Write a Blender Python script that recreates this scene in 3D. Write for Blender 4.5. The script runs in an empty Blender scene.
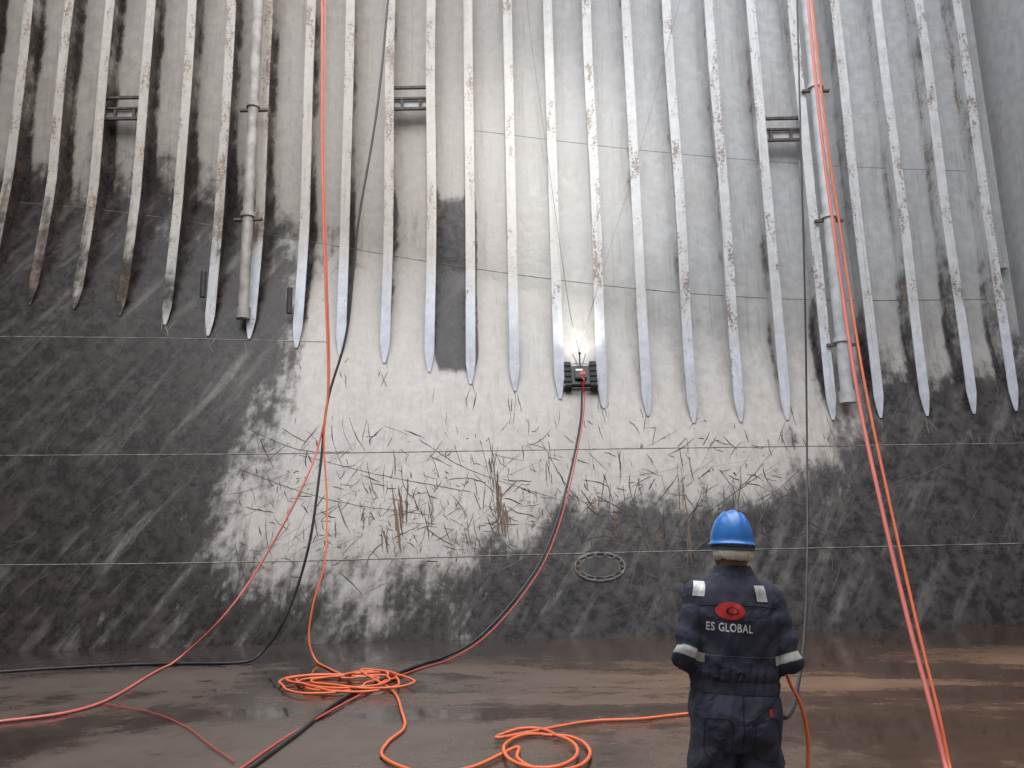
import bpy, bmesh, math, random
import numpy as np
from mathutils import Vector, Matrix, noise
from mathutils.bvhtree import BVHTree
random.seed(4); rng=np.random.default_rng(4)
scene=bpy.context.scene
# ---------------------------------------------------------------- camera
FPX=800.0; PITCH=math.radians(11.38); ROLL=math.radians(1.1)
CAM=np.array([0,0,1.6])
Fv=np.array([0,math.cos(PITCH),math.sin(PITCH)]); R0=np.array([1.,0,0]); U0=np.array([0,-math.sin(PITCH),math.cos(PITCH)])
Rv=R0*math.cos(ROLL)-U0*math.sin(ROLL); Uv=U0*math.cos(ROLL)+R0*math.sin(ROLL)
cd=bpy.data.cameras.new('camera'); cam=bpy.data.objects.new('camera',cd); scene.collection.objects.link(cam)
M=Matrix(((Rv[0],Uv[0],-Fv[0],CAM[0]),(Rv[1],Uv[1],-Fv[1],CAM[1]),(Rv[2],Uv[2],-Fv[2],CAM[2]),(0,0,0,1)))
cam.matrix_world=M; cd.sensor_width=36; cd.lens=36*FPX/1024; cd.clip_end=200
scene.camera=cam
scene.view_settings.view_transform='Standard'
scene.view_settings.look='None'
def ray(px,py): return Fv+Rv*((px-512)/FPX)+Uv*((384-py)/FPX)
def at_depth(px,py,Y):
    d=ray(px,py); return CAM+d*(Y/d[1])
def on_floor(px,py,h=0.0):
    d=ray(px,py); return CAM+d*((h-CAM[2])/d[2])
def project(P):
    V=P-CAM; f=V@Fv
    return 512+FPX*(V@Rv)/f, 384-FPX*(V@Uv)/f
# ---------------------------------------------------------------- hull surface
LEAN=0.30
b0=on_floor(0,652); b1=on_floor(1024,625)
B=(b1[1]-b0[1])/(b1[0]-b0[0]); A=b0[1]-B*b0[0]
def on_slope(px,py):
    d=ray(px,py); t=(A+LEAN*CAM[2])/(d[1]-B*d[0]-LEAN*d[2]); return CAM+d*t
tips_px=[(-105,303),(-60,302),(-15,303),(30,305),(75,309),(120,316),(165,325),(208,336),(250,339),(297,348),(340,356),(385,363),(430,372),(471,384),(515,391),(560,399),(604,408),(648,416),(694,423),(741,422),(787,420),(833,420),(880,418),(927,416),(973,414),(1015,411)]
tips=[on_slope(*p) for p in tips_px]
TX=np.array([t[0] for t in tips]); TZ=np.array([t[2] for t in tips])
def zt_of(X): return np.interp(X,TX,TZ)
def L_of(X): return np.interp(X,[-10,-4,0.5,5,10],[2.8,2.5,2.2,1.8,1.7])
xs_=np.linspace(-16,14,301); zk_raw=zt_of(xs_)+L_of(xs_)
ker=np.ones(15)/15; zk_s=np.convolve(np.pad(zk_raw,7,mode='edge'),ker,'valid')
def zk_of(X): return np.interp(X,xs_,zk_s)
def smin(a,b,k=0.35):
    h=np.clip(0.5+0.5*(b-a)/k,0,1); return b*(1-h)+a*h-k*h*(1-h)
def Ysh(X,Z): return A+B*X+LEAN*smin(Z,zk_of(X))
def on_shell(px,py,off=0.0):
    d=ray(px,py); t=16.0
    for _ in range(40):
        P=CAM+d*t; t+=(Ysh(P[0],P[2])-off-P[1])/(d[1]+0.2*abs(d[2]))
    return CAM+d*t
# ---------------------------------------------------------------- soot map (hand surveyed)
gx=np.arange(0,1025,64.0)
gy=np.array([0,130,180,230,280,330,370,410,450,490,530,570,610,660.0])
G=np.array([
[.25,.25,.2,.2,.15,.1,.05,0,0,0,0,0,0,.05,.05,.05,.1],
[.3,.3,.3,.3,.25,.15,.1,.05,0,0,0,0,0,.05,.05,.05,.15],
[.55,.55,.5,.55,.5,.3,.2,.15,.1,0,0,0,0,.05,.05,.05,.15],
[.85,.72,.72,.72,.75,.45,.28,.2,.1,.05,0,0,.05,.05,.05,.05,.2],
[.95,.93,.92,.9,.85,.42,.25,.3,.1,0,0,0,.05,.05,.05,.1,.25],
[1.05,1.05,1,.95,.82,.25,.1,.2,.1,.05,.05,.05,.1,.25,.2,.3,.4],
[1.1,1.1,1.0,.9,.65,.2,.1,.1,.1,.05,.1,.1,.2,.45,.5,.55,.65],
[1.1,1.1,1,.87,.62,.2,.12,.12,.1,.1,.1,.1,.15,.4,.88,.92,.88],
[1.1,1.1,1,.88,.55,.2,.18,.18,.15,.17,.15,.2,.25,.42,.9,.95,.95],
[1.1,1.05,.9,.75,.42,.25,.25,.25,.25,.35,.38,.38,.45,.6,.9,.95,.95],
[1.0,.95,.83,.67,.42,.32,.32,.35,.48,.75,.78,.72,.78,.82,.9,.95,.95],
[.92,.88,.78,.66,.54,.5,.5,.55,.70,.82,.84,.84,.84,.86,.9,.95,.95],
[.85,.83,.76,.69,.62,.6,.62,.68,.78,.84,.84,.84,.85,.87,.9,.95,.95],
[.9,.9,.85,.8,.75,.75,.77,.8,.88,.92,.92,.92,.92,.92,.95,.97,.97]])
def bil(px,py,g):
    ix=np.clip(px/64.0,0,15.999); i=ix.astype(int); fx=ix-i
    fx=fx*fx*(3-2*fx)
    j=np.clip(np.searchsorted(gy,py,side='right')-1,0,len(gy)-2); fy=np.clip((py-gy[j])/(gy[j+1]-gy[j]),0,1)
    return (g[j,i]*(1-fx)+g[j,i+1]*fx)*(1-fy)+(g[j+1,i]*(1-fx)+g[j+1,i+1]*fx)*fy
def sm(a,b,x):
    t=np.clip((x-a)/(b-a),0,1); return t*t*(3-2*t)
def attrs_for(P,frame=False):
    px,py=project(P)
    s=bil(px,py,G)
    rust_shade=sm(455,500,py)*sm(610,560,py)*sm(240,330,px)*sm(880,640,px)*0.20+0.03
    if not frame:
        cx=455+(py-280)*0.02
        bay=sm(27,15,np.abs(px-cx))*sm(165,235,py)*sm(392,350,py)
        s=np.maximum(s,bay*1.05)
        bay=sm(22,12,np.abs(px-407))*sm(170,210,py)*sm(290,240,py)
        s=np.maximum(s,bay*0.5)
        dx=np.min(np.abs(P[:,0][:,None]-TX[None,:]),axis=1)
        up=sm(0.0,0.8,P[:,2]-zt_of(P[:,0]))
        s=s+up*sm(.20,.03,dx)*.36  # contact shade beside each frame, painted in on top of the soot
        rust_shade=rust_shade+up*sm(.14,.03,dx)*.15  # same painted contact shade, carried into the rust value
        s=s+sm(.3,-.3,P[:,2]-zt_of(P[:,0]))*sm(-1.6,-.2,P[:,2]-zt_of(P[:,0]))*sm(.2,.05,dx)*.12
    w=sm(350,720,px)
    up=sm(420,250,py)
    c0=np.array([0.42,0.38,0.335]); c1=np.array([0.49,0.50,0.51]); c2=np.array([0.50,0.465,0.43])
    base=c0[None]*(1-w[:,None])+c1[None]*w[:,None]
    tint=base*up[:,None]+c2[None]*(1-up[:,None])
    return s.astype(np.float32),rust_shade.astype(np.float32),tint
def link(o,parent=None):
    scene.collection.objects.link(o)
    if parent: o.parent=parent
    return o
def mesh_np(name,V,Fc,mat=None,smooth=False,parent=None):
    me=bpy.data.meshes.new(name); me.from_pydata([tuple(v) for v in V],[],[tuple(f) for f in Fc]); me.update()
    if smooth: me.polygons.foreach_set('use_smooth',[True]*len(me.polygons))
    if mat: me.materials.append(mat)
    return link(bpy.data.objects.new(name,me),parent)
def add_attrs(me,s,r,t):
    a=me.attributes.new('soot_shade','FLOAT','POINT'); a.data.foreach_set('value',np.asarray(s,dtype=np.float32))
    a=me.attributes.new('rust_shade','FLOAT','POINT'); a.data.foreach_set('value',np.asarray(r,dtype=np.float32))
    a=me.attributes.new('tint','FLOAT_COLOR','POINT'); a.data.foreach_set('color',np.concatenate([t,np.ones((len(t),1))],1).astype(np.float32).ravel())
# ---------------------------------------------------------------- materials
class NT:
    def __init__(s,name):
        s.m=bpy.data.materials.new(name); s.m.use_nodes=True; s.t=s.m.node_tree; s.b=s.t.nodes['Principled BSDF']
    def n(s,typ,**k):
        x=s.t.nodes.new(typ)
        for a,b in k.items(): setattr(x,a,b)
        return x
    def l(s,a,b): s.t.links.new(a,b)
    def setin(s,sock,v):
        if isinstance(v,bpy.types.NodeSocket): s.l(v,sock)
        else: sock.default_value=v
    def coord(s,scale=(1,1,1),rot=(0,0,0)):
        c=s.n('ShaderNodeTexCoord'); o=c.outputs['Object']
        if any(rot):
            r=s.n('ShaderNodeMapping'); r.inputs['Rotation'].default_value=rot; s.l(o,r.inputs['Vector']); o=r.outputs['Vector']
        m=s.n('ShaderNodeMapping'); m.inputs['Scale'].default_value=scale
        s.l(o,m.inputs['Vector']); return m.outputs['Vector']
    def noise(s,sc,det=6,rough=.6,scale=(1,1,1),rot=(0,0,0),dist=0):
        x=s.n('ShaderNodeTexNoise'); x.inputs['Scale'].default_value=sc; x.inputs['Detail'].default_value=det; x.inputs['Roughness'].default_value=rough; x.inputs['Distortion'].default_value=dist
        s.l(s.coord(scale,rot),x.inputs['Vector']); return x.outputs['Fac']
    def math(s,op,a,b=0.0,c=0.0):
        x=s.n('ShaderNodeMath',operation=op); s.setin(x.inputs[0],a); s.setin(x.inputs[1],b); s.setin(x.inputs[2],c); return x.outputs[0]
    def rng(s,v,a,b,c=0,d=1,smooth=True):
        x=s.n('ShaderNodeMapRange'); x.interpolation_type='SMOOTHSTEP' if smooth else 'LINEAR'
        s.setin(x.inputs[0],v)
        for i,q in enumerate((a,b,c,d)): x.inputs[i+1].default_value=q
        return x.outputs[0]
    def mix(s,f,a,b,mode='MIX'):
        x=s.n('ShaderNodeMix',data_type='RGBA',blend_type=mode); s.setin(x.inputs[0],f)
        for k,v in ((6,a),(7,b)):
            if isinstance(v,tuple): v=(*v[:3],1)
            s.setin(x.inputs[k],v)
        return x.outputs[2]
    def attr(s,name,col=False):
        x=s.n('ShaderNodeAttribute',attribute_name=name); return x.outputs['Color' if col else 'Fac']
    def bump(s,h,strength=.3,dist=.02):
        x=s.n('ShaderNodeBump'); x.inputs['Strength'].default_value=strength; x.inputs['Distance'].default_value=dist; s.l(h,x.inputs['Height']); s.l(x.outputs[0],s.b.inputs['Normal'])
    def fin(s,col=None,rough=None,metal=None,spec=None):
        if col is not None: s.setin(s.b.inputs['Base Color'],(*col[:3],1) if isinstance(col,tuple) else col)
        if rough is not None: s.setin(s.b.inputs['Roughness'],rough)
        if metal is not None: s.b.inputs['Metallic'].default_value=metal
        if spec is not None: s.setin(s.b.inputs['Specular IOR Level'],spec)
        return s.m
def simple(name,col,rough=.5,metal=0,var=.25,sc=20,bump=0):
    t=NT(name); f=t.noise(sc,4); c2=tuple(max(0,c*(1-var)) for c in col); c3=tuple(min(1,c*(1+var)) for c in col)
    if bump: t.bump(f,bump,.01)
    return t.fin(t.mix(t.rng(f,.3,.7),c2,c3),rough,metal)
def painted_steel(name):
    t=NT(name)
    n1=t.noise(0.8,9,.62,(1,1,.8)); n2=t.noise(4.5,12,.68); st=t.noise(3.0,6,.6,(2.2,1,.16)); dg=t.noise(1.1,9,.66,(2.6,1,.28),(0,math.radians(-34),0)); fine=t.noise(22,5,.6)
    st2=t.noise(7.0,5,.6,(2.6,1,.10))
    c=t.n('ShaderNodeTexCoord'); sx=t.n('ShaderNodeSeparateXYZ'); t.l(c.outputs['Object'],sx.inputs[0])
    soot_shade=t.attr('soot_shade')
    v=t.math('MULTIPLY_ADD',t.math('SUBTRACT',n1,.5),.75,soot_shade)
    v=t.math('MULTIPLY_ADD',t.math('SUBTRACT',n2,.5),.6,v)
    v=t.math('MULTIPLY_ADD',t.math('SUBTRACT',st,.5),.3,v)
    v=t.math('MULTIPLY_ADD',t.math('SUBTRACT',dg,.5),-.4,v)
    m=t.rng(v,.36,.68)
    dgm=t.rng(dg,.48,.78,0,.36)
    m=t.math('SUBTRACT',m,t.math('MULTIPLY',t.math('MULTIPLY',dgm,t.rng(soot_shade,.5,.8)),t.rng(soot_shade,.85,1.1,1,.6)),0)
    m=t.math('MAXIMUM',m,0.0)
    paint=t.mix(1,t.attr('tint',True),t.mix(t.rng(n2,.3,.7),(.82,.82,.82),(1.08,1.08,1.08)),'MULTIPLY')
    paint=t.mix(t.rng(st,.52,.75,0,.40),paint,(.25,.22,.185))
    paint=t.mix(t.rng(st2,.56,.73,0,.45),paint,(.22,.175,.14))
    paint=t.mix(t.rng(n1,.45,.75,0,.38),paint,(.37,.34,.31))
    grey=t.rng(sx.outputs[0],-5,4)
    sc=t.mix(t.rng(n2,.35,.7),t.mix(grey,(.016,.0125,.0115),(.028,.0255,.026)),t.mix(grey,(.056,.045,.040),(.088,.081,.080)))
    col=t.mix(m,paint,sc)
    rv=t.math('MULTIPLY_ADD',t.math('SUBTRACT',t.noise(2.2,9,.7,(1.8,1,.5)),.5),1.1,t.attr('rust_shade'))
    rv=t.math('MULTIPLY_ADD',t.math('SUBTRACT',fine,.5),.6,rv)
    rm=t.rng(rv,.30,.42,0,.8)
    col=t.mix(rm,col,t.mix(fine,(.08,.045,.028),(.20,.12,.075)))
    t.bump(t.math('ADD',n2,t.math('MULTIPLY',n1,1.5)),.35,.03)
    return t.fin(col,t.rng(t.math('ADD',n2,t.math('MULTIPLY',m,-.2)),.1,.9,.24,.58),spec=t.rng(m,0,1,.55,.30))
M_WALL=painted_steel('painted_steel_sooty')
def floor_mat():
    t=NT('wet_rusty_tanktop')
    n1=t.noise(.35,8,.6,(1,1.6,1)); n2=t.noise(2.2,10,.7); n3=t.noise(.22,6,.6,(.7,1.3,1),dist=.6)
    c=t.n('ShaderNodeTexCoord'); sx=t.n('ShaderNodeSeparateXYZ'); t.l(c.outputs['Object'],sx.inputs[0])
    right=t.rng(t.math('MULTIPLY_ADD',n1,4,sx.outputs[0]),0,6)
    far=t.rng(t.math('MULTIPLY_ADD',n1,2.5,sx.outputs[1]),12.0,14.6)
    dry=t.mix(right,(.105,.080,.066),(.20,.115,.070))
    wet=t.mix(right,(.034,.025,.021),(.075,.042,.027))
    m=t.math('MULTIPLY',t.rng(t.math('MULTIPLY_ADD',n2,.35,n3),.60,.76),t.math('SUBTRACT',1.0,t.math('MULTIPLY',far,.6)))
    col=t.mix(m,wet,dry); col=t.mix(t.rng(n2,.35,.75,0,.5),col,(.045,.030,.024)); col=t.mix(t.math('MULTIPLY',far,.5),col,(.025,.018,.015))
    t.bump(t.math('MULTIPLY',t.math('ADD',n2,n1),t.math('ADD',m,.12)),.10,.02)
    return t.fin(col,t.rng(t.math('ADD',m,t.math('MULTIPLY',n2,.25)),.05,1.2,.03,.5),spec=.45)
M_FLOOR=floor_mat()
# ---------------------------------------------------------------- wall_back (hull)
XR=11.15; XL=-13.4; ZTOP=17.0
nx=620; zs=np.concatenate([np.linspace(0,13.2,340),np.linspace(13.3,ZTOP,20)])
X=np.linspace(XL,XR,nx); XX,ZZ=np.meshgrid(X,zs); YY=Ysh(XX,ZZ)
V=np.stack([XX.ravel(),YY.ravel(),ZZ.ravel()],1)
nz=len(zs); idx=np.arange(nx*nz).reshape(nz,nx)
Fq=np.stack([idx[:-1,:-1].ravel(),idx[:-1,1:].ravel(),idx[1:,1:].ravel(),idx[1:,:-1].ravel()],1)
me=bpy.data.meshes.new('wall_back'); me.vertices.add(len(V)); me.vertices.foreach_set('co',V.ravel().astype(np.float32))
me.loops.add(Fq.size); me.loops.foreach_set('vertex_index',Fq.ravel().astype(np.int32)); me.polygons.add(len(Fq))
me.polygons.foreach_set('loop_start',np.arange(0,Fq.size,4,dtype=np.int32)); me.polygons.foreach_set('loop_total',np.full(len(Fq),4,dtype=np.int32))
me.update(calc_edges=True); me.validate()
me.polygons.foreach_set('use_smooth',[True]*len(me.polygons))
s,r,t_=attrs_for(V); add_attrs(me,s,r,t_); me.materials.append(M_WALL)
wall_back=link(bpy.data.objects.new('wall_back',me))
# ---------------------------------------------------------------- stiffener frames
FV=[];FF=[];FS=[];FR=[];FT=[]
def ringstrip(rings):
    base=len(FV); n=len(rings[0])
    for rg in rings: FV.extend(rg)
    for i in range(len(rings)-1):
        for k in range(n):
            a=base+i*n+k; b=base+i*n+(k+1)%n; FF.append((a,b,b+n,a+n))
    FF.append(tuple(base+k for k in range(n))[::-1]); e=base+(len(rings)-1)*n; FF.append(tuple(e+k for k in range(n)))
D0=0.52
for (X0,_,zt) in tips:
    zk=float(zk_of(X0))+.25; Yv=float(Ysh(X0,zk+3)); otip=Yv-float(Ysh(X0,zt))
    zz=list(np.arange(zt,zk,.08))+list(np.arange(zk,ZTOP,.2))+[ZTOP]
    fl=[];wb=[]
    jx=random.uniform(-.02,.02)
    for z in zz:
        if z<zk:
            q=(zk-z)/(zk-zt); off=D0+(max(otip,D0)-D0)*q**1.2
        else: off=D0
        ysurf=float(Ysh(X0,z))
        yf=min(Yv-off-.03,ysurf-.035)
        w=.10
        if z-zt<.45: w=.022+.078*((z-zt)/.45)**.75
        xo=X0+jx*math.sin(z*.9)
        fl.append([(xo-w,yf,z),(xo+w,yf,z),(xo+w,yf+.022,z),(xo-w,yf+.022,z)])
        wb.append([(xo-.01,yf+.02,z),(xo+.01,yf+.02,z),(xo+.01,max(ysurf+.03,yf+.05),z),(xo-.01,max(ysurf+.03,yf+.05),z)])
    n0=len(FV); ringstrip(fl); n1=len(FV); ringstrip(wb); n2=len(FV)
    P=np.array(FV[n0:n2]); s,r,t_=attrs_for(P,True)
    nf=n1-n0
    ztq=P[:,2]-zt
    s[:nf]=s[:nf]*.6+.05; s[nf:]=s[nf:]*1.0+.38  # flanges set paler, webs darker for contrast
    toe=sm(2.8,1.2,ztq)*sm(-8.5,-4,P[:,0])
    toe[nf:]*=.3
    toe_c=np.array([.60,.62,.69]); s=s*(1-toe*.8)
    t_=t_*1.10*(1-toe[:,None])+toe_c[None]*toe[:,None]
    r=np.full(len(P),.235)*(1-toe*.45)+.05*random.random()
    FS.append(s);FR.append(r);FT.append(np.clip(t_,0,.8))
st=mesh_np('wall_stiffener_frames',FV,FF,M_WALL)
add_attrs(st.data,np.concatenate(FS),np.concatenate(FR),np.concatenate(FT))
# ---------------------------------------------------------------- other room parts
def box_mesh(name,lo,hi,mat,parent=None,bev=0):
    bm=bmesh.new(); bmesh.ops.create_cube(bm,size=1)
    for v in bm.verts: v.co=Vector([(lo[i]+hi[i])/2+v.co[i]*(hi[i]-lo[i]) for i in range(3)])
    if bev: bmesh.ops.bevel(bm,geom=bm.edges[:],offset=bev,segments=2,affect='EDGES')
    me=bpy.data.meshes.new(name); bm.to_mesh(me); bm.free(); me.materials.append(mat); return link(bpy.data.objects.new(name,me),parent)
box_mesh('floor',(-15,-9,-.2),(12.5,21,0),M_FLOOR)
def side_wall(name,verts,mat):
    o=mesh_np(name,verts,[(0,1,2,3)],mat)
    bm=bmesh.new(); bm.from_mesh(o.data); bmesh.ops.subdivide_edges(bm,edges=bm.edges[:],cuts=40,use_grid_fill=True); bm.to_mesh(o.data); bm.free()
    P=np.array([v.co for v in o.data.vertices]); z=P[:,2]
    s=np.clip(.85-z/7,0.1,.85); add_attrs(o.data,s,np.full(len(P),.08),np.tile(np.array([[.33,.34,.35]]),(len(P),1)))
    return o
side_wall('wall_right',[(XR,-8,0),(XR,19,0),(XR,19,ZTOP),(XR,-8,ZTOP)],M_WALL)
side_wall('wall_left',[(XL,19,0),(XL,-8,0),(XL,-8,ZTOP),(XL,19,ZTOP)],M_WALL)
side_wall('wall_front',[(XL,-8,0),(XR,-8,0),(XR,-8,ZTOP),(XL,-8,ZTOP)],M_WALL)
# ---------------------------------------------------------------- weld seams and scuffs
def cat(pts,n=12):
    P=[np.array(p,float) for p in pts]; P=[2*P[0]-P[1]]+P+[2*P[-1]-P[-2]]; out=[]
    for i in range(1,len(P)-2):
        for k in range(n):
            t=k/n; a,b,c,d=P[i-1],P[i],P[i+1],P[i+2]
            out.append(.5*((2*b)+(-a+c)*t+(2*a-5*b+4*c-d)*t*t+(-a+3*b-3*c+d)*t**3))
    out.append(P[-2]); return out
def tube(name,pts,rad,mat,parent=None,n=10,smooth=True,zmin=None):
    pts=cat(pts,n) if smooth else [np.array(p) for p in pts]
    if zmin is not None:
        for p in pts: p[2]=max(p[2],zmin)
    cu=bpy.data.curves.new(name,'CURVE'); cu.dimensions='3D'; cu.bevel_depth=rad; cu.bevel_resolution=3; cu.use_fill_caps=True
    sp=cu.splines.new('POLY'); sp.points.add(len(pts)-1)
    for i,p in enumerate(pts): sp.points[i].co=(*p,1)
    cu.materials.append(mat); return link(bpy.data.objects.new(name,cu),parent)
M_SEAM=simple('weld_bead',(.24,.225,.21),.5,0,.5,6); M_SEAMD=simple('weld_bead_dark',(.20,.185,.17),.5,0,.5,3)
def seam(name,pp,rad,mat):
    q=cat(pp,16); tube(name,[on_shell(a,b,.0) for a,b in q],rad,mat,wall_back,smooth=False)
seam('weld_seam_1',[(-80,456),(250,454),(600,449),(1040,443)],.010,M_SEAM)
seam('weld_seam_2',[(-80,566),(250,562),(600,553),(1040,543)],.010,M_SEAM)
seam('weld_seam_3',[(-80,336),(150,338),(330,342)],.009,M_SEAM)
seam('weld_seam_4',[(-60,196),(120,212),(300,240),(470,268),(650,290),(820,300),(1010,299)],.008,M_SEAMD)
seam('weld_seam_5',[(470,130),(640,150),(820,165),(990,172)],.006,M_SEAMD)
ring=[on_shell(600+25*math.cos(a),567+14*math.sin(a),.005) for a in np.linspace(0,2*math.pi,40)]
M_RING=simple('oval_ring_steel',(.15,.13,.12),.45,0,.6,9)
tube('oval_weld_ring',ring,.024,M_RING,wall_back,smooth=False)
ring=[on_shell(600+20*math.cos(a),567+10.5*math.sin(a),.005) for a in np.linspace(0,2*math.pi,40)]
tube('oval_inner_ring',ring,.012,M_RING,wall_back,smooth=False)
pv=[on_shell(600,567,.012)]+[on_shell(600+20*math.cos(a),567+10.5*math.sin(a),.012) for a in np.linspace(0,2*math.pi,40,endpoint=False)]
mesh_np('oval_cover_plate',pv,[(0,1+i,1+(i+1)%40) for i in range(40)],simple('oval_plate_paint',(.045,.038,.036),.45,0,.6,5),parent=wall_back)
for k in range(14):
    a=2*math.pi*k/14; c=on_shell(600+22.7*math.cos(a),567+12.3*math.sin(a),.01); tube('oval_bolt_%d'%k,[c,c+np.array([0,-.03,.008])],.02,M_RING,wall_back,smooth=False)
SV=[];SF=[];SC=[]
def scuff(px,py,L,ang,w,col,curve=0.0,n=7):
    base=len(SV); pts=[]
    for i in range(n):
        t=i/(n-1)-.5; a=ang+curve*t
        pts.append(on_shell(px+L*t*math.cos(a)+random.uniform(-.4,.4),py+L*t*math.sin(a)+random.uniform(-.4,.4),.004))
    for i,p in enumerate(pts):
        d=pts[min(i+1,n-1)]-pts[max(i-1,0)]; d/=np.linalg.norm(d)+1e-9
        nn=np.cross(d,[0,-1,LEAN]); nn/=np.linalg.norm(nn)+1e-9; ww=w*(.25+.75*math.sin(math.pi*(i+.4)/(n-.2)))*random.uniform(.5,1.3)
        SV.append(p-nn*ww); SV.append(p+nn*ww); SC.extend([col,col])
    for i in range(n-1):
        a=base+2*i; SF.append((a,a+1,a+3,a+2))
for _ in range(850):
    x=random.choice([random.gauss(550,180),random.uniform(235,900)]); y=random.gauss(503,45)
    if x<235 or x>900 or y<418 or y>612: continue
    dark=(x>540 and y>505) or y>560
    g=random.choice([(.02,.017,.016),(.03,.025,.022),(.11,.10,.09)]) if dark else random.choice([(.05,.035,.03),(.08,.055,.045),(.12,.09,.07),(.04,.033,.03),(.045,.035,.03)])
    ang=random.choice([random.gauss(.3,.2),random.gauss(1.1,.3),random.gauss(-.75,.3),random.gauss(1.5,.15)])
    scuff(x,y,random.uniform(4,38)*random.choice([.35,.6,1]),ang,random.uniform(.004,.012),g,random.gauss(0,.2))
for _ in range(130):
    x=random.choice([random.uniform(10,260),random.uniform(600,1010),random.uniform(250,520)]); y=random.uniform(450,622) if x>260 else random.uniform(350,620)
    scuff(x,y,random.uniform(15,80),random.gauss(2.3 if x<300 else -.7,.35),random.uniform(.002,.005),(.15,.14,.132),random.gauss(0,.25))
for _ in range(90):
    i=random.randrange(6,26); x,y=tips_px[i]
    scuff(x+random.uniform(-7,7),y+random.uniform(-5,26),random.uniform(6,22),random.gauss(1.5,.25),random.uniform(.005,.012),random.choice([(.08,.065,.055),(.14,.11,.09),(.2,.16,.13)]))
for (x,y,L,w) in [(398,515,70,.04),(404,505,50,.03),(500,505,60,.045),(492,470,50,.015),(430,520,34,.02),(385,545,30,.02),(545,470,30,.014),(682,500,70,.014),(690,545,50,.014),(505,520,40,.035)]:
    for q in range(4): scuff(x+random.uniform(-4,4),y+random.uniform(-8,8),L*random.uniform(.5,1),1.5+random.uniform(-.12,.12),w*.6,random.choice([(.15,.085,.055),(.18,.12,.08),(.10,.065,.05)]),n=14)
for a,b,c in [((640,612),(700,560),(800,470)),((620,600),(700,520),(760,475)),((660,590),(650,540),(640,490)),((420,440),(470,470),(560,500)),((300,455),(380,475),(470,492)),((240,470),(330,500),(430,515)),((720,470),(735,500),(700,540)),((250,430),(300,450),(350,452)),((480,440),(490,480),(500,540)),((540,440),(580,500),(650,520))]:
    q=cat([a,b,c],8)
    for i in range(len(q)-1):
        m_=(q[i]+q[i+1])/2; d=q[i+1]-q[i]; scuff(m_[0],m_[1],np.hypot(*d)*1.25,math.atan2(d[1],d[0]),.007,(.05,.042,.038),n=3)
tS=NT('scuff_paint'); M_SC=tS.fin(tS.mix(tS.rng(tS.noise(30,4),.3,.7,0,.15),tS.attr('c',True),(.2,.18,.165)),.6,spec=.3)
sc=mesh_np('scuff_marks',SV,SF,M_SC,parent=wall_back)
a=sc.data.attributes.new('c','FLOAT_COLOR','POINT'); a.data.foreach_set('color',np.array([(*c,1) for c in SC],dtype=np.float32).ravel())
# ---------------------------------------------------------------- pipes
M_PIPE=simple('pipe_paint_left',(.33,.30,.27),.4,0,.3,3,.2); M_PIPE2=simple('pipe_paint_right',(.42,.43,.44),.4,0,.2,3,.2); M_DARK=simple('dark_steel',(.05,.045,.045),.5,.3,.4,8)
M_CLAMP=simple('rusty_clamp',(.10,.075,.06),.6,.1,.5,12)
def pipe(name,px,py,rad,mat,clamps):
    par=link(bpy.data.objects.new(name,None))
    p=on_shell(px,py,.22); Xp,yb,zb=p
    tube('pipe_run',[(Xp,yb,zb),(Xp,yb,ZTOP)],rad,mat,par,smooth=False)
    tube('pipe_foot',[(Xp,yb,zb-.02),(Xp,yb,zb+.22)],rad*1.3,mat,par,smooth=False)
    for cpy in clamps:
        q=at_depth(px,cpy,yb); z=q[2]
        tube('flange_%d'%cpy,[(Xp,yb,z-.05),(Xp,yb,z+.05)],rad*1.35,mat,par,smooth=False)
        box_mesh('clamp_bar_%d'%cpy,(Xp-.3,yb-.02,z-.12),(Xp+.3,yb+.06,z-.07),M_CLAMP,par)
pipe('drain_pipe',243,318,.115,M_PIPE,[106,215])
pipe('drain_pipe',848,402,.13,M_PIPE2,[86,216,340])
for i,(x,y0,y1) in enumerate([(204,272,300),(290,288,325)]):
    a_=on_shell(x,y0,.4); tube('pipe_stub',[a_,a_-np.array([0,0,.55])],.06,M_DARK,smooth=False)
# ---------------------------------------------------------------- rung brackets between frames
M_RUNG=simple('rung_steel',(.07,.055,.05),.6,.2,.5,10)
for (x,y) in [(125,106),(409,96),(789,127)]:
    par=link(bpy.data.objects.new('climbing_step',None))
    p=on_shell(x,y,.5); yv=p[1]+.12
    i=np.searchsorted(TX,p[0]); xa,xb=TX[i-1]+.02,TX[i]-.02
    for k,dz in enumerate((-.26,-.0,.26)):
        box_mesh('rung_%d'%k,(xa,yv-.06,p[2]+dz-.03),(xb,yv,p[2]+dz+(.03 if k!=1 else .015)),M_RUNG,par)
    for k,xx in enumerate((xa+.24,xb-.24)): box_mesh('upright_%d'%k,(xx-.03,yv-.05,p[2]-.26),(xx+.03,yv-.01,p[2]+.0),M_RUNG,par)
    box_mesh('back_plate',(xa,yv+.03,p[2]-.22),(xb,yv+.05,p[2]-.02),M_PIPE if x<300 else M_PIPE2,par)
for (x,y) in [(994,42),(1012,266)]:
    p=on_shell(min(x,1000),y,.1); box_mesh('wall_clip',(p[0]-.08,p[1]-.1,p[2]-.08),(p[0]+.12,p[1]+.12,p[2]+.08),M_PIPE2,bev=.01)
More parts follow.
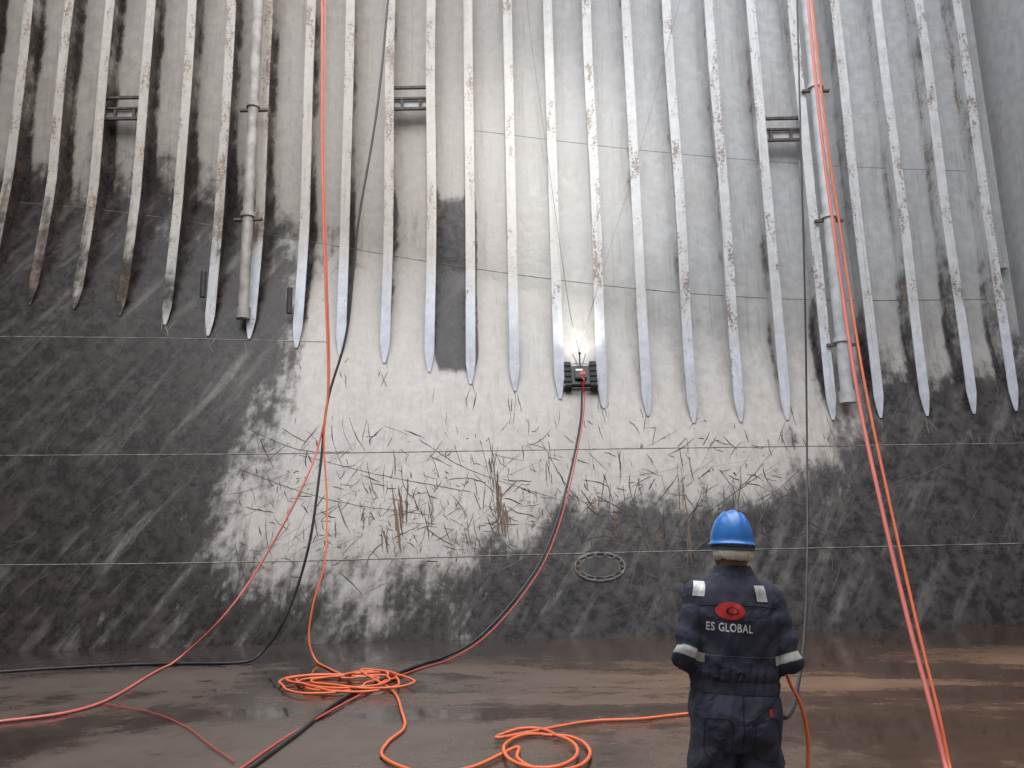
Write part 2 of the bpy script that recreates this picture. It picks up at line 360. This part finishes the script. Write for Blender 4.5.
# ---------------------------------------------------------------- hoses
def hose_mat(name,col,r=.4):
    t=NT(name); f=t.noise(3,6); return t.fin(t.mix(t.rng(f,.4,.75,0,.45),col,tuple(c*.45+.05 for c in col)),r)
M_OR=hose_mat('orange_hose_rubber',(.80,.17,.06)); M_RED=hose_mat('red_hose_rubber',(.50,.07,.05)); M_PINK=hose_mat('faded_red_hose_rubber',(.66,.16,.13)); M_BLK=hose_mat('black_hose_rubber',(.018,.018,.02)); M_LINE=simple('steel_wire',(.16,.15,.14),.4,.4,.2)
def H(l):
    return [on_floor(p[0],p[1],.02) if p[2] is None else at_depth(*p) for p in l]
MX,MY=0.805,3.40
coil=[]
c0=on_floor(346,682,.02)
for k in range(5*14):
    a=math.pi*.6+k/14*2*math.pi; rr=.54+.20*math.sin(k*.41)+.12*math.sin(k*1.3)
    coil.append(c0+np.array([math.cos(a)*rr*1.05+.16*math.sin(k*.23),math.sin(a)*rr*1.0+.12*math.sin(k*.17),.010*(k//14)+.01]))
end1=H([(392,690,None),(402,712,None),(404,728,None),(388,742,None),(383,757,None),(420,772,None),(470,768,None)])
coil2=[]; c1=on_floor(548,743,.02)
for k in range(2*14):
    a=math.pi*1.1+k/14*2*math.pi; rr=.27+.16*math.sin(k*.5)
    coil2.append(c1+np.array([math.cos(a)*rr,math.sin(a)*rr*2.0,.012*(k//14)+.01]))
end2=H([(585,722,None),(640,719,None),(697,713,None),(730,714,None),(742,735,6.0),(742,730,4.8),(745,700,4.0)])+[np.array([MX+.12,MY+.37,1.10])]
o1=H([(321,-60,13.3),(322,0,13.3),(322,150,13.2),(325,280,13.1),(328,380,13.0),(324,440,12.9),(327,500,12.7),(325,560,12.3),(313,605,12.1),(309,640,12.0),(318,663,None)])
tube('orange_hose',o1+coil+end1+coil2+end2,.0145,M_OR,n=6,zmin=.015)
tube('red_hose',H([(324,-60,13.4),(325,0,13.4),(324,150,13.3),(327,280,13.2),(329,380,13.1),(320,440,13.0),(300,492,12.6),(262,562,12.3),(222,618,11.9),(170,665,None),(95,705,None),(-10,723,None),(-90,735,None)]),.0165,M_PINK,zmin=.017)
tube('black_hose',H([(391,-60,13.8),(388,0,13.8),(377,110,13.7),(358,225,13.5),(347,330,13.4),(328,400,13.2),(320,470,12.9),(309,545,12.6),(288,612,12.4),(262,652,12.3),(236,663,None),(150,664,None),(60,668,None),(-60,676,None)]),.021,M_BLK,zmin=.02)
rb=on_shell(582,392,.22)
tube('tether_cable',[rb]+H([(580,425,14.9),(566,490,14.2),(546,550,13.5),(518,595,13.0),(478,638,12.6),(440,659,None),(398,673,None),(345,697,None),(295,735,None),(240,775,None)]),.021,M_BLK,zmin=.02)
tube('tether_hose',[rb+np.array([.06,0,0])]+H([(582,425,14.8),(569,490,14.1),(550,550,13.4),(523,595,12.9),(484,638,12.4),(446,661,None),(402,675,None),(347,702,None),(290,735,None),(232,775,None)]),.012,M_RED,zmin=.014)
tube('red_hose',H([(804,-80,8.2),(808,0,8.0),(821,130,7.7),(838,260,7.4),(857,390,7.0),(880,500,6.6),(908,620,6.2),(932,710,5.9),(948,775,5.7),(956,800,None),(985,830,None)]),.017,M_PINK,zmin=.017)
tube('orange_hose',H([(806,-80,8.3),(812,0,8.1),(826,130,7.8),(845,260,7.5),(864,380,7.1),(889,500,6.7),(916,620,6.3),(938,710,6.0),(952,775,5.8),(962,800,None),(1000,825,None)]),.012,M_OR,zmin=.014)
tube('black_control_cable',H([(795,-60,9.5),(797,0,9.4),(801,150,9.2),(805,300,9.0),(807,450,8.7),(807,570,7.8),(804,640,6.2),(797,690,4.6),(788,716,3.75),(775,712,3.7)]),.011,M_BLK)
top=on_shell(579,352,.25)
tube('safety_line',[top]+H([(568,300,15.6),(548,160,15.8),(530,30,16),(524,-40,16)]),.006,M_LINE)
tube('safety_line',[top]+H([(600,280,15.6),(640,150,15.8),(672,30,16),(690,-40,16)]),.004,M_LINE)
tube('red_rope_scrap',H([(105,704,None),(150,712,None),(185,726,None),(210,745,None),(235,762,None)]),.006,M_RED)
# ---------------------------------------------------------------- crawler robot
M_RUB=simple('track_rubber',(.012,.012,.013),.6,0,.3,30); M_BODY=simple('crawler_black_body',(.02,.02,.022),.35,.3,.2,30); M_ALU=simple('aluminium',(.32,.32,.32),.35,.9,.1,30); M_REDP=simple('red_plastic',(.5,.02,.02),.35,0,.1,30)
tE=NT('lamp_glow'); tE.b.inputs['Emission Color'].default_value=(1,.97,.9,1); tE.b.inputs['Emission Strength'].default_value=12; M_EM=tE.fin((1,1,1),.3)
cp=on_shell(580,379,0)
nrm=Vector((0,-1,LEAN)).normalized(); up=Vector((0,LEAN,1)).normalized(); rt=up.cross(nrm).normalized()
robot=link(bpy.data.objects.new('magnetic_crawler_robot',None))
robot.matrix_world=Matrix(((rt.x,up.x,nrm.x,cp[0]),(rt.y,up.y,nrm.y,cp[1]),(rt.z,up.z,nrm.z,cp[2]),(0,0,0,1)))
for sgn,nm in ((-1,'track_left'),(1,'track_right')):
    vs=[];fs=[]; n=48; L2=.22; rr=.09; prof=[]
    for k in range(n):
        s_=k/n*(4*L2+2*math.pi*rr)
        if s_<2*L2: p=(-L2+s_,rr+rr); d=(0,1)
        elif s_<2*L2+math.pi*rr:
            a=(s_-2*L2)/rr; p=(L2+rr*math.sin(a),rr+rr*math.cos(a)); d=(math.sin(a),math.cos(a))
        elif s_<4*L2+math.pi*rr: p=(L2-(s_-2*L2-math.pi*rr),0); d=(0,-1)
        else:
            a=(s_-4*L2-math.pi*rr)/rr; p=(-L2-rr*math.sin(a),rr-rr*math.cos(a)); d=(-math.sin(a),-math.cos(a))
        g=.022 if (k//2)%2 else 0
        prof.append((p[0]+d[0]*g,p[1]+d[1]*g+.025))
    x0,x1=sgn*.19,sgn*.33
    for (y_,z_) in prof: vs+= [(x0,y_,z_),(x1,y_,z_)]
    for k in range(n):
        a=2*k;b=2*((k+1)%n); fs.append((a,a+1,b+1,b))
    fs.append(tuple(range(0,2*n,2))); fs.append(tuple(range(1,2*n,2))[::-1])
    o=mesh_np(nm,vs,fs,M_RUB,parent=robot)
    for yy in (-.22,-.07,.07,.22):
        bm=bmesh.new(); bmesh.ops.create_cone(bm,cap_ends=True,segments=20,radius1=.055,radius2=.055,depth=.02,matrix=Matrix.Translation((sgn*.335,yy,.11))@Matrix.Rotation(math.pi/2,4,'Y'))
        m_=bpy.data.meshes.new('wheel'); bm.to_mesh(m_); bm.free(); m_.materials.append(M_ALU); link(bpy.data.objects.new(nm+'_wheel',m_),robot)
box_mesh('chassis',(-.19,-.22,.05),(.19,.22,.17),M_BODY,robot,.015)
box_mesh('electronics_housing',(-.12,-.12,.17),(.12,.14,.26),M_BODY,robot,.02)
box_mesh('red_panel',(-.02,-.05,.26),(.09,.03,.275),M_REDP,robot,.004)
box_mesh('label_plate',(-.10,.05,.26),(.04,.09,.268),M_ALU,robot,.002)
box_mesh('front_crossbar',(-.3,.27,.14),(.3,.295,.17),M_ALU,robot,.008)
box_mesh('rear_crossbar',(-.25,-.3,.12),(.25,-.27,.15),M_BODY,robot,.008)
tube('mast_left',[(-.04,.2,.2),(-.16,.5,.26)],.012,M_ALU,robot,smooth=False)
tube('mast_right',[(.04,.2,.2),(.14,.5,.26)],.012,M_ALU,robot,smooth=False)
tube('mast_center',[(0,.2,.2),(0,.46,.24)],.014,M_BODY,robot,smooth=False)
for i,xx in enumerate((-.16,.0,.14)):
    bm=bmesh.new(); bmesh.ops.create_uvsphere(bm,u_segments=16,v_segments=10,radius=.03)
    m_=bpy.data.meshes.new('lamp_head'); bm.to_mesh(m_); bm.free(); m_.materials.append(M_EM if i!=1 else M_BODY); o=link(bpy.data.objects.new('lamp_head_%d'%i,m_),robot); o.location=(xx,.5 if i!=1 else .46,.26)
tube('umbilical_loop',[(0,-.1,.26),(.05,-.2,.32),(.03,-.3,.26),(.02,-.4,.2)],.02,M_REDP,robot)
def light(name,typ,loc,energy,col=(1,1,1),target=None,**k):
    ld=bpy.data.lights.new(name,typ); ld.energy=energy; ld.color=col
    for a_,b_ in k.items(): setattr(ld,a_,b_)
    o=link(bpy.data.objects.new(name,ld)); o.location=Vector(loc)
    if target is not None: o.rotation_euler=(Vector(target)-Vector(loc)).to_track_quat('-Z','Y').to_euler()
    return o
lp=Vector(cp)+up*.60+nrm*.75
light('crawler_lamp','SPOT',lp,34,(1,.98,.92),Vector(on_shell(578,318,0)),spot_size=math.radians(150),spot_blend=1,shadow_soft_size=.08)
light('added_wall_fill','SPOT',(0.5,2.5,15.0),4200,(1,.98,.94),on_shell(545,190,0),spot_size=math.radians(30),spot_blend=1,shadow_soft_size=.5)  # unseen spot, added to brighten the middle of the wall
# ---------------------------------------------------------------- the worker
MAN=link(bpy.data.objects.new('worker',None)); TILT=.064; SX=.93
MAN.location=(MX,MY,0); MAN.rotation_euler=(0,TILT,0); MAN.scale=(SX,.95,1)
def bl(bm,c,r,sub=2,sc=(1,1,1)):
    bmesh.ops.create_icosphere(bm,subdivisions=sub,radius=r,matrix=Matrix.Translation(c)@Matrix.Diagonal((*sc,1)))
def chain(bm,pts,n=10,sub=2):
    for (p0,r0),(p1,r1) in zip(pts[:-1],pts[1:]):
        p0=Vector(p0);p1=Vector(p1)
        for k in range(n+1):
            t=k/n; bl(bm,p0.lerp(p1,t),r0+(r1-r0)*t,sub)
def loft(bm,rings,n=40,e=2.4):
    rs=[]
    for (z,a,b,cx,cy) in rings:
        rg=[]
        for k in range(n):
            th=2*math.pi*k/n; c,s_=math.cos(th),math.sin(th)
            rg.append(bm.verts.new((cx+a*math.copysign(abs(c)**(2/e),c),cy+b*math.copysign(abs(s_)**(2/e),s_),z)))
        rs.append(rg)
    for i in range(len(rs)-1):
        for k in range(n): bm.faces.new((rs[i][k],rs[i][(k+1)%n],rs[i+1][(k+1)%n],rs[i+1][k]))
    bm.faces.new(rs[0][::-1]); bm.faces.new(rs[-1])
def remesh(name,bm,voxel,smooth_it,mat,parent=MAN):
    me=bpy.data.meshes.new(name+'_src'); bm.to_mesh(me); bm.free(); o=bpy.data.objects.new(name+'_src',me); scene.collection.objects.link(o)
    m=o.modifiers.new('r','REMESH'); m.mode='VOXEL'; m.voxel_size=voxel; m.use_smooth_shade=True
    s_=o.modifiers.new('s','SMOOTH'); s_.iterations=smooth_it; s_.factor=.5
    dg=bpy.context.evaluated_depsgraph_get(); dg.update(); res=bpy.data.meshes.new_from_object(o.evaluated_get(dg)); res.name=name
    bpy.data.objects.remove(o); res.materials.clear(); res.materials.append(mat)
    res.polygons.foreach_set('use_smooth',[True]*len(res.polygons))
    return link(bpy.data.objects.new(name,res),parent)
def cloth():
    t=NT('navy_coverall_cloth'); f=t.noise(7,5,.55); w=t.noise(160,3,.6)
    folds=t.noise(5.0,3,.5,(1,1,1.6),(0,.5,0),1.0)
    col=t.mix(t.rng(f,.3,.75),(.038,.040,.060),(.058,.060,.086))
    tape=t.math('MULTIPLY',t.math('GREATER_THAN',t.attr('tape'),.86),t.math('LESS_THAN',t.attr('tape'),.99))
    col=t.mix(tape,col,(.46,.46,.44))
    t.bump(t.math('ADD',t.math('MULTIPLY',folds,1.0),t.math('MULTIPLY',w,.03)),.75,.035)
    return t.fin(col,.85,spec=.25)
M_CL=cloth()
bm=bmesh.new()
loft(bm,[(.80,.165,.115,0,0),(.86,.19,.13,0,-.005),(.93,.195,.135,0,-.01),(.99,.188,.125,0,-.005),(1.035,.176,.112,0,0),(1.075,.186,.118,0,0),(1.12,.19,.122,0,0),(1.2,.188,.125,0,-.005),(1.3,.192,.125,0,-.012),(1.36,.188,.118,0,-.012),(1.41,.162,.104,0,-.008),(1.445,.113,.086,0,0),(1.48,.075,.066,0,.005)])
EL={};
for sg in (-1,1):
    sh=Vector((sg*.158,-.005,1.376)); el=Vector((sg*.224,-.055,1.135)); wr=Vector((sg*.135,.27,1.125))
    EL[sg]=(sh,el,wr)
    chain(bm,[(Vector((sg*.08,0,1.393)),.066),(sh,.064),(sh.lerp(el,.5),.059),(el,.054),(el.lerp(wr,.5),.052),(wr,.044)],8)
    chain(bm,[((sg*.092,-.01,.85),.106),((sg*.10,0,.66),.098),((sg*.108,.012,.48),.085),((sg*.112,-.005,.30),.08),((sg*.115,-.01,.12),.07)],8)
bl(bm,(-.08,-.055,.89),.09); bl(bm,(.08,-.055,.89),.09)
body=remesh('coverall',bm,.0085,5,M_CL)
tape=np.zeros(len(body.data.vertices),dtype=np.float32)
for i,v in enumerate(body.data.vertices):
    p=v.co.copy(); n=v.normal.copy()
    tape[i]=2.0 if p.z<1.152 else 0.0
    d=0.0
    q=Vector((p.x*7,p.y*7,p.z*11+p.x*5)); d+=.012*noise.noise(q)
    q=Vector((p.x*13+5,p.y*13,p.z*8-p.x*12)); d+=.006*(1-abs(noise.noise(q))*2)
    th=math.atan2(p.y,p.x)
    g=math.exp(-((p.z-1.07)/.05)**2) if abs(p.x)<.21 and p.z<1.2 else 0
    d+=g*.005*math.sin(th*26+2*math.sin(p.z*20))+.012*math.exp(-((p.z-1.085)/.028)**2)*(abs(p.x)<.2)
    g=math.exp(-((p.z-.98)/.035)**2); d+=g*.004*math.sin(th*22)
    if p.z<.9: d+=.006*math.sin(p.z*36+p.x*34*(1 if p.x>0 else -1)+3*noise.noise(p*5))*float(sm(.9,.8,p.z))
    if p.y<0 and 1.1<p.z<1.4: d+=.004*math.sin(p.x*46+math.sin(p.z*14)*2)*math.exp(-((p.z-1.16)/.06)**2)
    for sg in (-1,1):
        sh,el,wr=EL[sg]
        ax=(el-sh); L=ax.length; ax.normalize(); t_=(p-sh).dot(ax); rad=((p-sh)-ax*t_).length
        if rad<.085 and p.x*sg>.13:
            tape[i]=t_/L
            if t_>0.03: d+=.005*math.sin(t_*80+3*noise.noise(p*9))*float(sm(.0,.1,t_))
        if (p-el).length<.10: d+=.003*math.sin((p.z*60+p.y*60))
    v.co=p+n*d
a=body.data.attributes.new('tape','FLOAT','POINT'); a.data.foreach_set('value',tape)
body.data.update()
bvh=BVHTree.FromPolygons([v.co for v in body.data.vertices],[list(p.vertices) for p in body.data.polygons])
def on_back(x,z,off=.004):
    h=bvh.ray_cast(Vector((x,-1,z)),Vector((0,1,0)))
    return Vector((x,h[0].y-off,z)) if h[0] else Vector((x,-.12,z))
M_TAPE=simple('reflective_tape',(.50,.50,.48),.4,.1,.15,40); M_WHT=simple('white_print',(.75,.75,.75),.6,0,.1,50); M_LOGO=simple('red_print',(.55,.03,.03),.6,0,.1,50); M_SEAMC=simple('coverall_stitching',(.014,.014,.024),.8,0,.2,50)
def patch(name,f,nu,nv,mat):
    V=[];Fc=[]
    for j in range(nv+1):
        for i in range(nu+1):
            x,z=f(i/nu,j/nv); V.append(on_back(x,z))
    for j in range(nv):
        for i in range(nu):
            a=j*(nu+1)+i; Fc.append((a,a+1,a+nu+2,a+nu+1))
    return mesh_np(name,V,Fc,mat,True,MAN)
def px2loc(px,py):
    p=at_depth(px,py,MY-.12); return (p[0]-MX-TILT*p[2])/SX,p[2]
def rect(name,px,py,wpx,hpx,mat,skew=0):
    cx,cz=px2loc(px,py); w=wpx/228; h=hpx/242
    patch(name,lambda u,v:(cx+(u-.5)*w+(v-.5)*skew,cz+(v-.5)*h),8,10,mat)
rect('shoulder_tape_left',702,591,10.5,14,M_TAPE,.012); rect('shoulder_tape_right',762,592,11,15,M_TAPE,-.010)
lx,lz=px2loc(730,611)
def disc(name,cx,cz,rx,rz,mat,off,pointy=1.0):
    V=[on_back(cx,cz,off)];Fc=[];n=32;K=4
    for k in range(1,K+1):
        for i in range(n):
            a_=2*math.pi*i/n; c,s_=math.cos(a_),math.sin(a_)
            V.append(on_back(cx+rx*c*k/K,cz+rz*math.copysign(abs(s_)**pointy,s_)*k/K,off))
    for i in range(n): Fc.append((0,1+i,1+(i+1)%n))
    for k in range(K-1):
        for i in range(n):
            a_=1+k*n+i;b_=1+k*n+(i+1)%n; Fc.append((a_,b_,b_+n,a_+n))
    mesh_np(name,V,Fc,mat,True,MAN)
disc('logo_red_eye',lx,lz,.062,.034,M_LOGO,.003,1.15)
disc('logo_dark_ring',lx+.006,lz,.026,.015,M_SEAMC,.0045)
disc('logo_red_pupil',lx+.008,lz+.001,.017,.011,M_LOGO,.006)
tc=bpy.data.curves.new('lettering','FONT'); tc.body='ES GLOBAL'; tc.size=.045; tc.align_x='CENTER'; tc.align_y='CENTER'; tc.offset=.0007; tc.space_character=1.08; tc.resolution_u=3
to=bpy.data.objects.new('lettering_src',tc); scene.collection.objects.link(to)
dg=bpy.context.evaluated_depsgraph_get(); tm=bpy.data.meshes.new_from_object(to.evaluated_get(dg)); bpy.data.objects.remove(to)
tx,tz=px2loc(729,628)
bm=bmesh.new(); bm.from_mesh(tm); bmesh.ops.triangulate(bm,faces=bm.faces[:]); bmesh.ops.subdivide_edges(bm,edges=[e for e in bm.edges if e.calc_length()>.012],cuts=2)
bmesh.ops.triangulate(bm,faces=bm.faces[:])
for v in bm.verts: v.co=on_back(tx+v.co.x*.80,tz+v.co.y-v.co.x*.02,.005)
bm.to_mesh(tm); bm.free(); tm.name='back_lettering'; tm.materials.clear(); tm.materials.append(M_WHT); link(bpy.data.objects.new('back_lettering',tm),MAN)
def stitch(name,pts,r=.0022,mat=M_SEAMC):
    tube(name,[on_back(*p,off=.0) for p in cat(pts,14)],r,mat,MAN,smooth=False)
stitch('yoke_seam',[(-.165,1.345),(0,1.352),(.165,1.345)])
stitch('seat_seam',[(0,1.01),(.002,.9),(0,.8)],.003)
stitch('pocket_left',[(-.15,.925),(-.05,.92),(-.05,.80),(-.10,.775),(-.15,.80),(-.15,.925)]); stitch('pocket_right',[(.05,.92),(.15,.925),(.15,.80),(.10,.775),(.05,.80),(.05,.92)])
patch('pocket_label',lambda u,v:(.118+(u-.5)*.014,.955+(v-.5)*.028),3,3,M_LOGO)
V=[];Fc=[];n=72;hs=[1.012,1.018,1.035,1.052,1.058]
for j,z in enumerate(hs):
    for i in range(n):
        a_=2*math.pi*i/n; d=Vector((math.cos(a_),math.sin(a_),0)); h=bvh.ray_cast(Vector((0,0,z))+d*.6*1.0,-d)
        p=h[0] if h[0] and abs(h[0].x)<.215 else Vector((0,0,z))+Vector((d.x*.18,d.y*.118,0)); V.append(p+d*(.001 if j in(0,4) else .005+.002*math.sin(i*2.1)))
for j in range(4):
    for i in range(n): Fc.append((j*n+i,j*n+(i+1)%n,(j+1)*n+(i+1)%n,(j+1)*n+i))
M_BELT=simple('waistband_cloth',(.034,.036,.056),.8,0,.3,60)
mesh_np('waistband',V,Fc,M_BELT,True,MAN)
bm=bmesh.new()
n=40; rings=[]
for (z,a_,b_) in [(1.455,.088,.078),(1.475,.076,.070),(1.500,.070,.066),(1.507,.072,.068),(1.500,.080,.076),(1.475,.090,.084),(1.455,.105,.09)]:
    rings.append([bm.verts.new((a_*math.cos(2*math.pi*i/n),.005+b_*math.sin(2*math.pi*i/n)+0,z-.012*max(0,math.sin(2*math.pi*i/n))+random.uniform(-.001,.001))) for i in range(n)])
for i in range(len(rings)-1):
    for k in range(n): bm.faces.new((rings[i][k],rings[i][(k+1)%n],rings[i+1][(k+1)%n],rings[i+1][k]))
me=bpy.data.meshes.new('collar'); bm.to_mesh(me); bm.free(); me.materials.append(M_BELT); o=link(bpy.data.objects.new('collar',me),MAN)
me.polygons.foreach_set('use_smooth',[True]*len(me.polygons)); o.modifiers.new('s','SUBSURF').render_levels=2
tk=NT('skin'); tk.b.inputs['Subsurface Weight'].default_value=.1; fk=tk.noise(14,5); tk.bump(tk.noise(120,3),.15,.003); M_SKIN=tk.fin(tk.mix(tk.rng(fk,.3,.7),(.24,.125,.08),(.33,.19,.125)),.5)
bm=bmesh.new()
bl(bm,(0,.005,1.602),.1,3,(.77,.97,1.0)); bl(bm,(0,.045,1.535),.06,3,(.95,1,1)); bl(bm,(0,.072,1.487),.028,3,(1.2,.8,.8)); chain(bm,[((0,-.01,1.42),.060),((0,0,1.54),.058)],8,3)
chain(bm,[((0,.098,1.60),.011),((0,.113,1.565),.013),((0,.118,1.553),.014)],5)
for sg in(-1,1):
    bl(bm,(sg*.013,.108,1.552),.009); bl(bm,(sg*.030,.088,1.617),.014,2,(1.5,.8,.6)); bl(bm,(sg*.042,.07,1.56),.024)
    bl(bm,(sg*.080,-.004,1.575),.03,2,(.35,.65,1.05)); bl(bm,(sg*.076,.0,1.552),.016,2,(.5,.7,1)); chain(bm,[((sg*.03,.07,1.51),.02),((sg*.055,.03,1.525),.022)],5)
bl(bm,(0,.100,1.520),.012,2,(2.0,.8,.5)); bl(bm,(0,.099,1.509),.012,2,(1.8,.85,.55))
head=remesh('head',bm,.005,3,M_SKIN)
M_EYE=simple('eye_white',(.8,.8,.78),.2,0,.03); M_PUP=simple('eye_iris',(.03,.018,.01),.15,0,.05); M_HAIR=simple('black_hair',(.012,.010,.009),.7,0,.3,80,.4); M_LIP=simple('lips',(.25,.09,.07),.5,0,.1)
for sg,nm in((-1,'left'),(1,'right')):
    for r_,c,mt,k in((.0125,(sg*.030,.089,1.598),M_EYE,'eye_'),(.006,(sg*.030,.0985,1.598),M_PUP,'iris_')):
        bm=bmesh.new(); bl(bm,c,r_,3); m_=bpy.data.meshes.new(k+nm); bm.to_mesh(m_); bm.free(); m_.materials.append(mt); link(bpy.data.objects.new(k+nm,m_),MAN)
    tube('eyebrow_'+nm,[(sg*.014,.104,1.613),(sg*.03,.102,1.618),(sg*.048,.09,1.612)],.003,M_HAIR,MAN)
tube('mouth_line',[(-.022,.103,1.514),(0,.110,1.515),(.022,.103,1.514)],.0025,M_LIP,MAN)
def shell(name,rows,mat,a0=0,a1=2*math.pi,n=48,jit=0):
    V=[];Fc=[]
    for (z,a_,b_,cy) in rows:
        for i in range(n+1):
            th=a0+(a1-a0)*i/n; j=1+jit*noise.noise(Vector((math.cos(th)*4,math.sin(th)*4,z*45)))
            V.append((a_*j*math.cos(th),cy+b_*j*math.sin(th),z+jit*.12*noise.noise(Vector((th*1.5,0,3)))))
    for k in range(len(rows)-1):
        for i in range(n):
            a=k*(n+1)+i; Fc.append((a,a+1,a+n+2,a+n+1))
    o=mesh_np(name,V,Fc,mat,True,MAN); s_=o.modifiers.new('s','SOLIDIFY'); s_.thickness=.003; return o
shell('hair',[(1.538,.052,.06,-.012),(1.55,.070,.078,-.004),(1.60,.079,.095,.003),(1.63,.079,.094,.004)],M_HAIR,math.pi*1.02,math.pi*1.98)
M_CLOTH=simple('cotton_head_cloth',(.78,.74,.62),.85,0,.18,30,.3)
shell('head_cloth',[(1.524,.060,.076,-.012),(1.530,.076,.094,-.012),(1.548,.085,.108,-.004),(1.566,.088,.112,0),(1.60,.085,.104,.002)],M_CLOTH,math.pi*.93,math.pi*2.07,jit=.10)
shell('cloth_grey_band',[(1.566,.092,.117,0),(1.574,.093,.118,0),(1.582,.090,.112,.002)],simple('grey_strap',(.16,.17,.18),.7),math.pi*.95,math.pi*2.05)
th_=NT('blue_hard_hat_plastic'); fh=th_.noise(18,6,.7); M_HAT=th_.fin(th_.mix(th_.rng(fh,.55,.8,0,.35),(.02,.16,.50),(.08,.25,.50)),.28,spec=.6)
V=[];Fc=[];n=72;rows=[]
for k in range(0,19):
    ph=math.pi/2*(1-k/18); rows.append(('d',ph))
rows+= [('b',.004,-.004),('b',.010,-.009),('b',.012,-.014),('b',.008,-.015),('i',0)]
for rw in rows:
    for i in range(n):
        a_=2*math.pi*i/n; c,s_=math.cos(a_),math.sin(a_)
        if rw[0]=='d':
            ph=rw[1]; rr=math.cos(ph)**.86; z=.128*math.sin(ph)**.95 if ph>0 else 0
            x=.091*rr*c; y=.120*rr*s_
            rid=0
            for cx,wd,hh in ((0,.014,.007),(-.036,.007,.005),(.036,.007,.005)): rid+=hh*math.exp(-((x-cx)/wd)**4)
            z+=rid*float(sm(.15,.6,math.sin(ph)))
            V.append((x,y,z))
        elif rw[0]=='b':
            pk=max(0,s_)**3*.045*(rw[1]/.014)
            V.append(((.091+rw[1])*c,(.120+rw[1]+pk)*s_,rw[2]-.012*max(0,s_)**2*(rw[1]/.014)))
        else: V.append((.086*c,.113*s_,-.004))
for k in range(len(rows)-1):
    for i in range(n): Fc.append((k*n+i,(k+1)*n+i,(k+1)*n+(i+1)%n,k*n+(i+1)%n))
hat=mesh_np('hard_hat',V,Fc,M_HAT,True,MAN); hat.location=(-.005,.0,1.596); hat.rotation_euler=(math.radians(-3),math.radians(1),math.radians(4))
M_CTRL=simple('controller_plastic',(.03,.03,.032),.4,0,.2,30)
box_mesh('remote_controller',(-.095,.30,1.095),(.095,.40,1.135),M_CTRL,MAN,.012)
for i,xx in enumerate((-.05,.05)): tube('joystick_%d'%i,[(xx,.35,1.13),(xx,.35,1.155)],.008,M_REDP,MAN,smooth=False)
for sg,nm in((-1,'left'),(1,'right')):
    bm=bmesh.new()
    chain(bm,[((sg*.135,.26,1.125),.028),((sg*.128,.30,1.118),.027)],5)
    for q in range(5): chain(bm,[((sg*.122,.298+q*.019,1.128),.016),((sg*.122,.300+q*.020,1.098),.015)],4)
    Ls=[1.0,1.1,1.02,.82]
    for q in range(4):
        y=.375-.024*q; l=Ls[q]
        chain(bm,[((sg*.122,y,1.096),.0115),((sg*(.122-.030*l),y+.006,1.078),.0100),((sg*(.122-.055*l),y+.004,1.077),.0092),((sg*(.122-.074*l),y,1.085),.0082)],7)
    chain(bm,[((sg*.122,.305,1.135),.014),((sg*.098,.330,1.150),.0125),((sg*.070,.348,1.149),.0105),((sg*.055,.352,1.146),.009)],7)
    remesh('hand_'+nm,bm,.0038,2,M_SKIN)
M_BOOT=simple('black_boot_leather',(.02,.018,.017),.45,0,.3,20,.2)
for sg,nm in((-1,'left'),(1,'right')):
    bm=bmesh.new(); chain(bm,[((sg*.115,-.01,.20),.052),((sg*.115,-.015,.06),.05)],6); chain(bm,[((sg*.115,-.03,.05),.045),((sg*.120,.08,.048),.046),((sg*.125,.16,.045),.04)],7)
    o=remesh('boot_'+nm,bm,.008,3,M_BOOT)
    for v in o.data.vertices: v.co.z=max(v.co.z,.012)
    bm=bmesh.new(); loft(bm,[(0,.05,.13,sg*.12,.06),(.025,.052,.135,sg*.12,.06)],32,2.6); m_=bpy.data.meshes.new('sole'); bm.to_mesh(m_); bm.free(); m_.materials.append(M_DARK); link(bpy.data.objects.new('boot_sole_'+nm,m_),MAN)
tube('orange_control_hose',[(MX+.16,MY+.36,1.11),tuple(at_depth(777,663,MY+.10)),tuple(at_depth(791,685,MY+.06)),tuple(at_depth(803,712,MY+.05)),tuple(at_depth(808,745,MY+.05)),tuple(at_depth(808,790,MY+.05)),(MX+.38,MY+.1,.3),(MX+.5,MY+.3,.03),(MX+.9,MY+.8,.02)],.0075,M_OR)
# ---------------------------------------------------------------- light
w=bpy.data.worlds.new('overcast_sky'); scene.world=w; w.use_nodes=True; bg=w.node_tree.nodes['Background']; bg.inputs[0].default_value=(.92,.95,1.0,1); bg.inputs[1].default_value=2.4
light('hatch_daylight','AREA',(0,5,16.8),1850,(1,.985,.98),(0,6,0),shape='RECTANGLE',size=18,size_y=12)
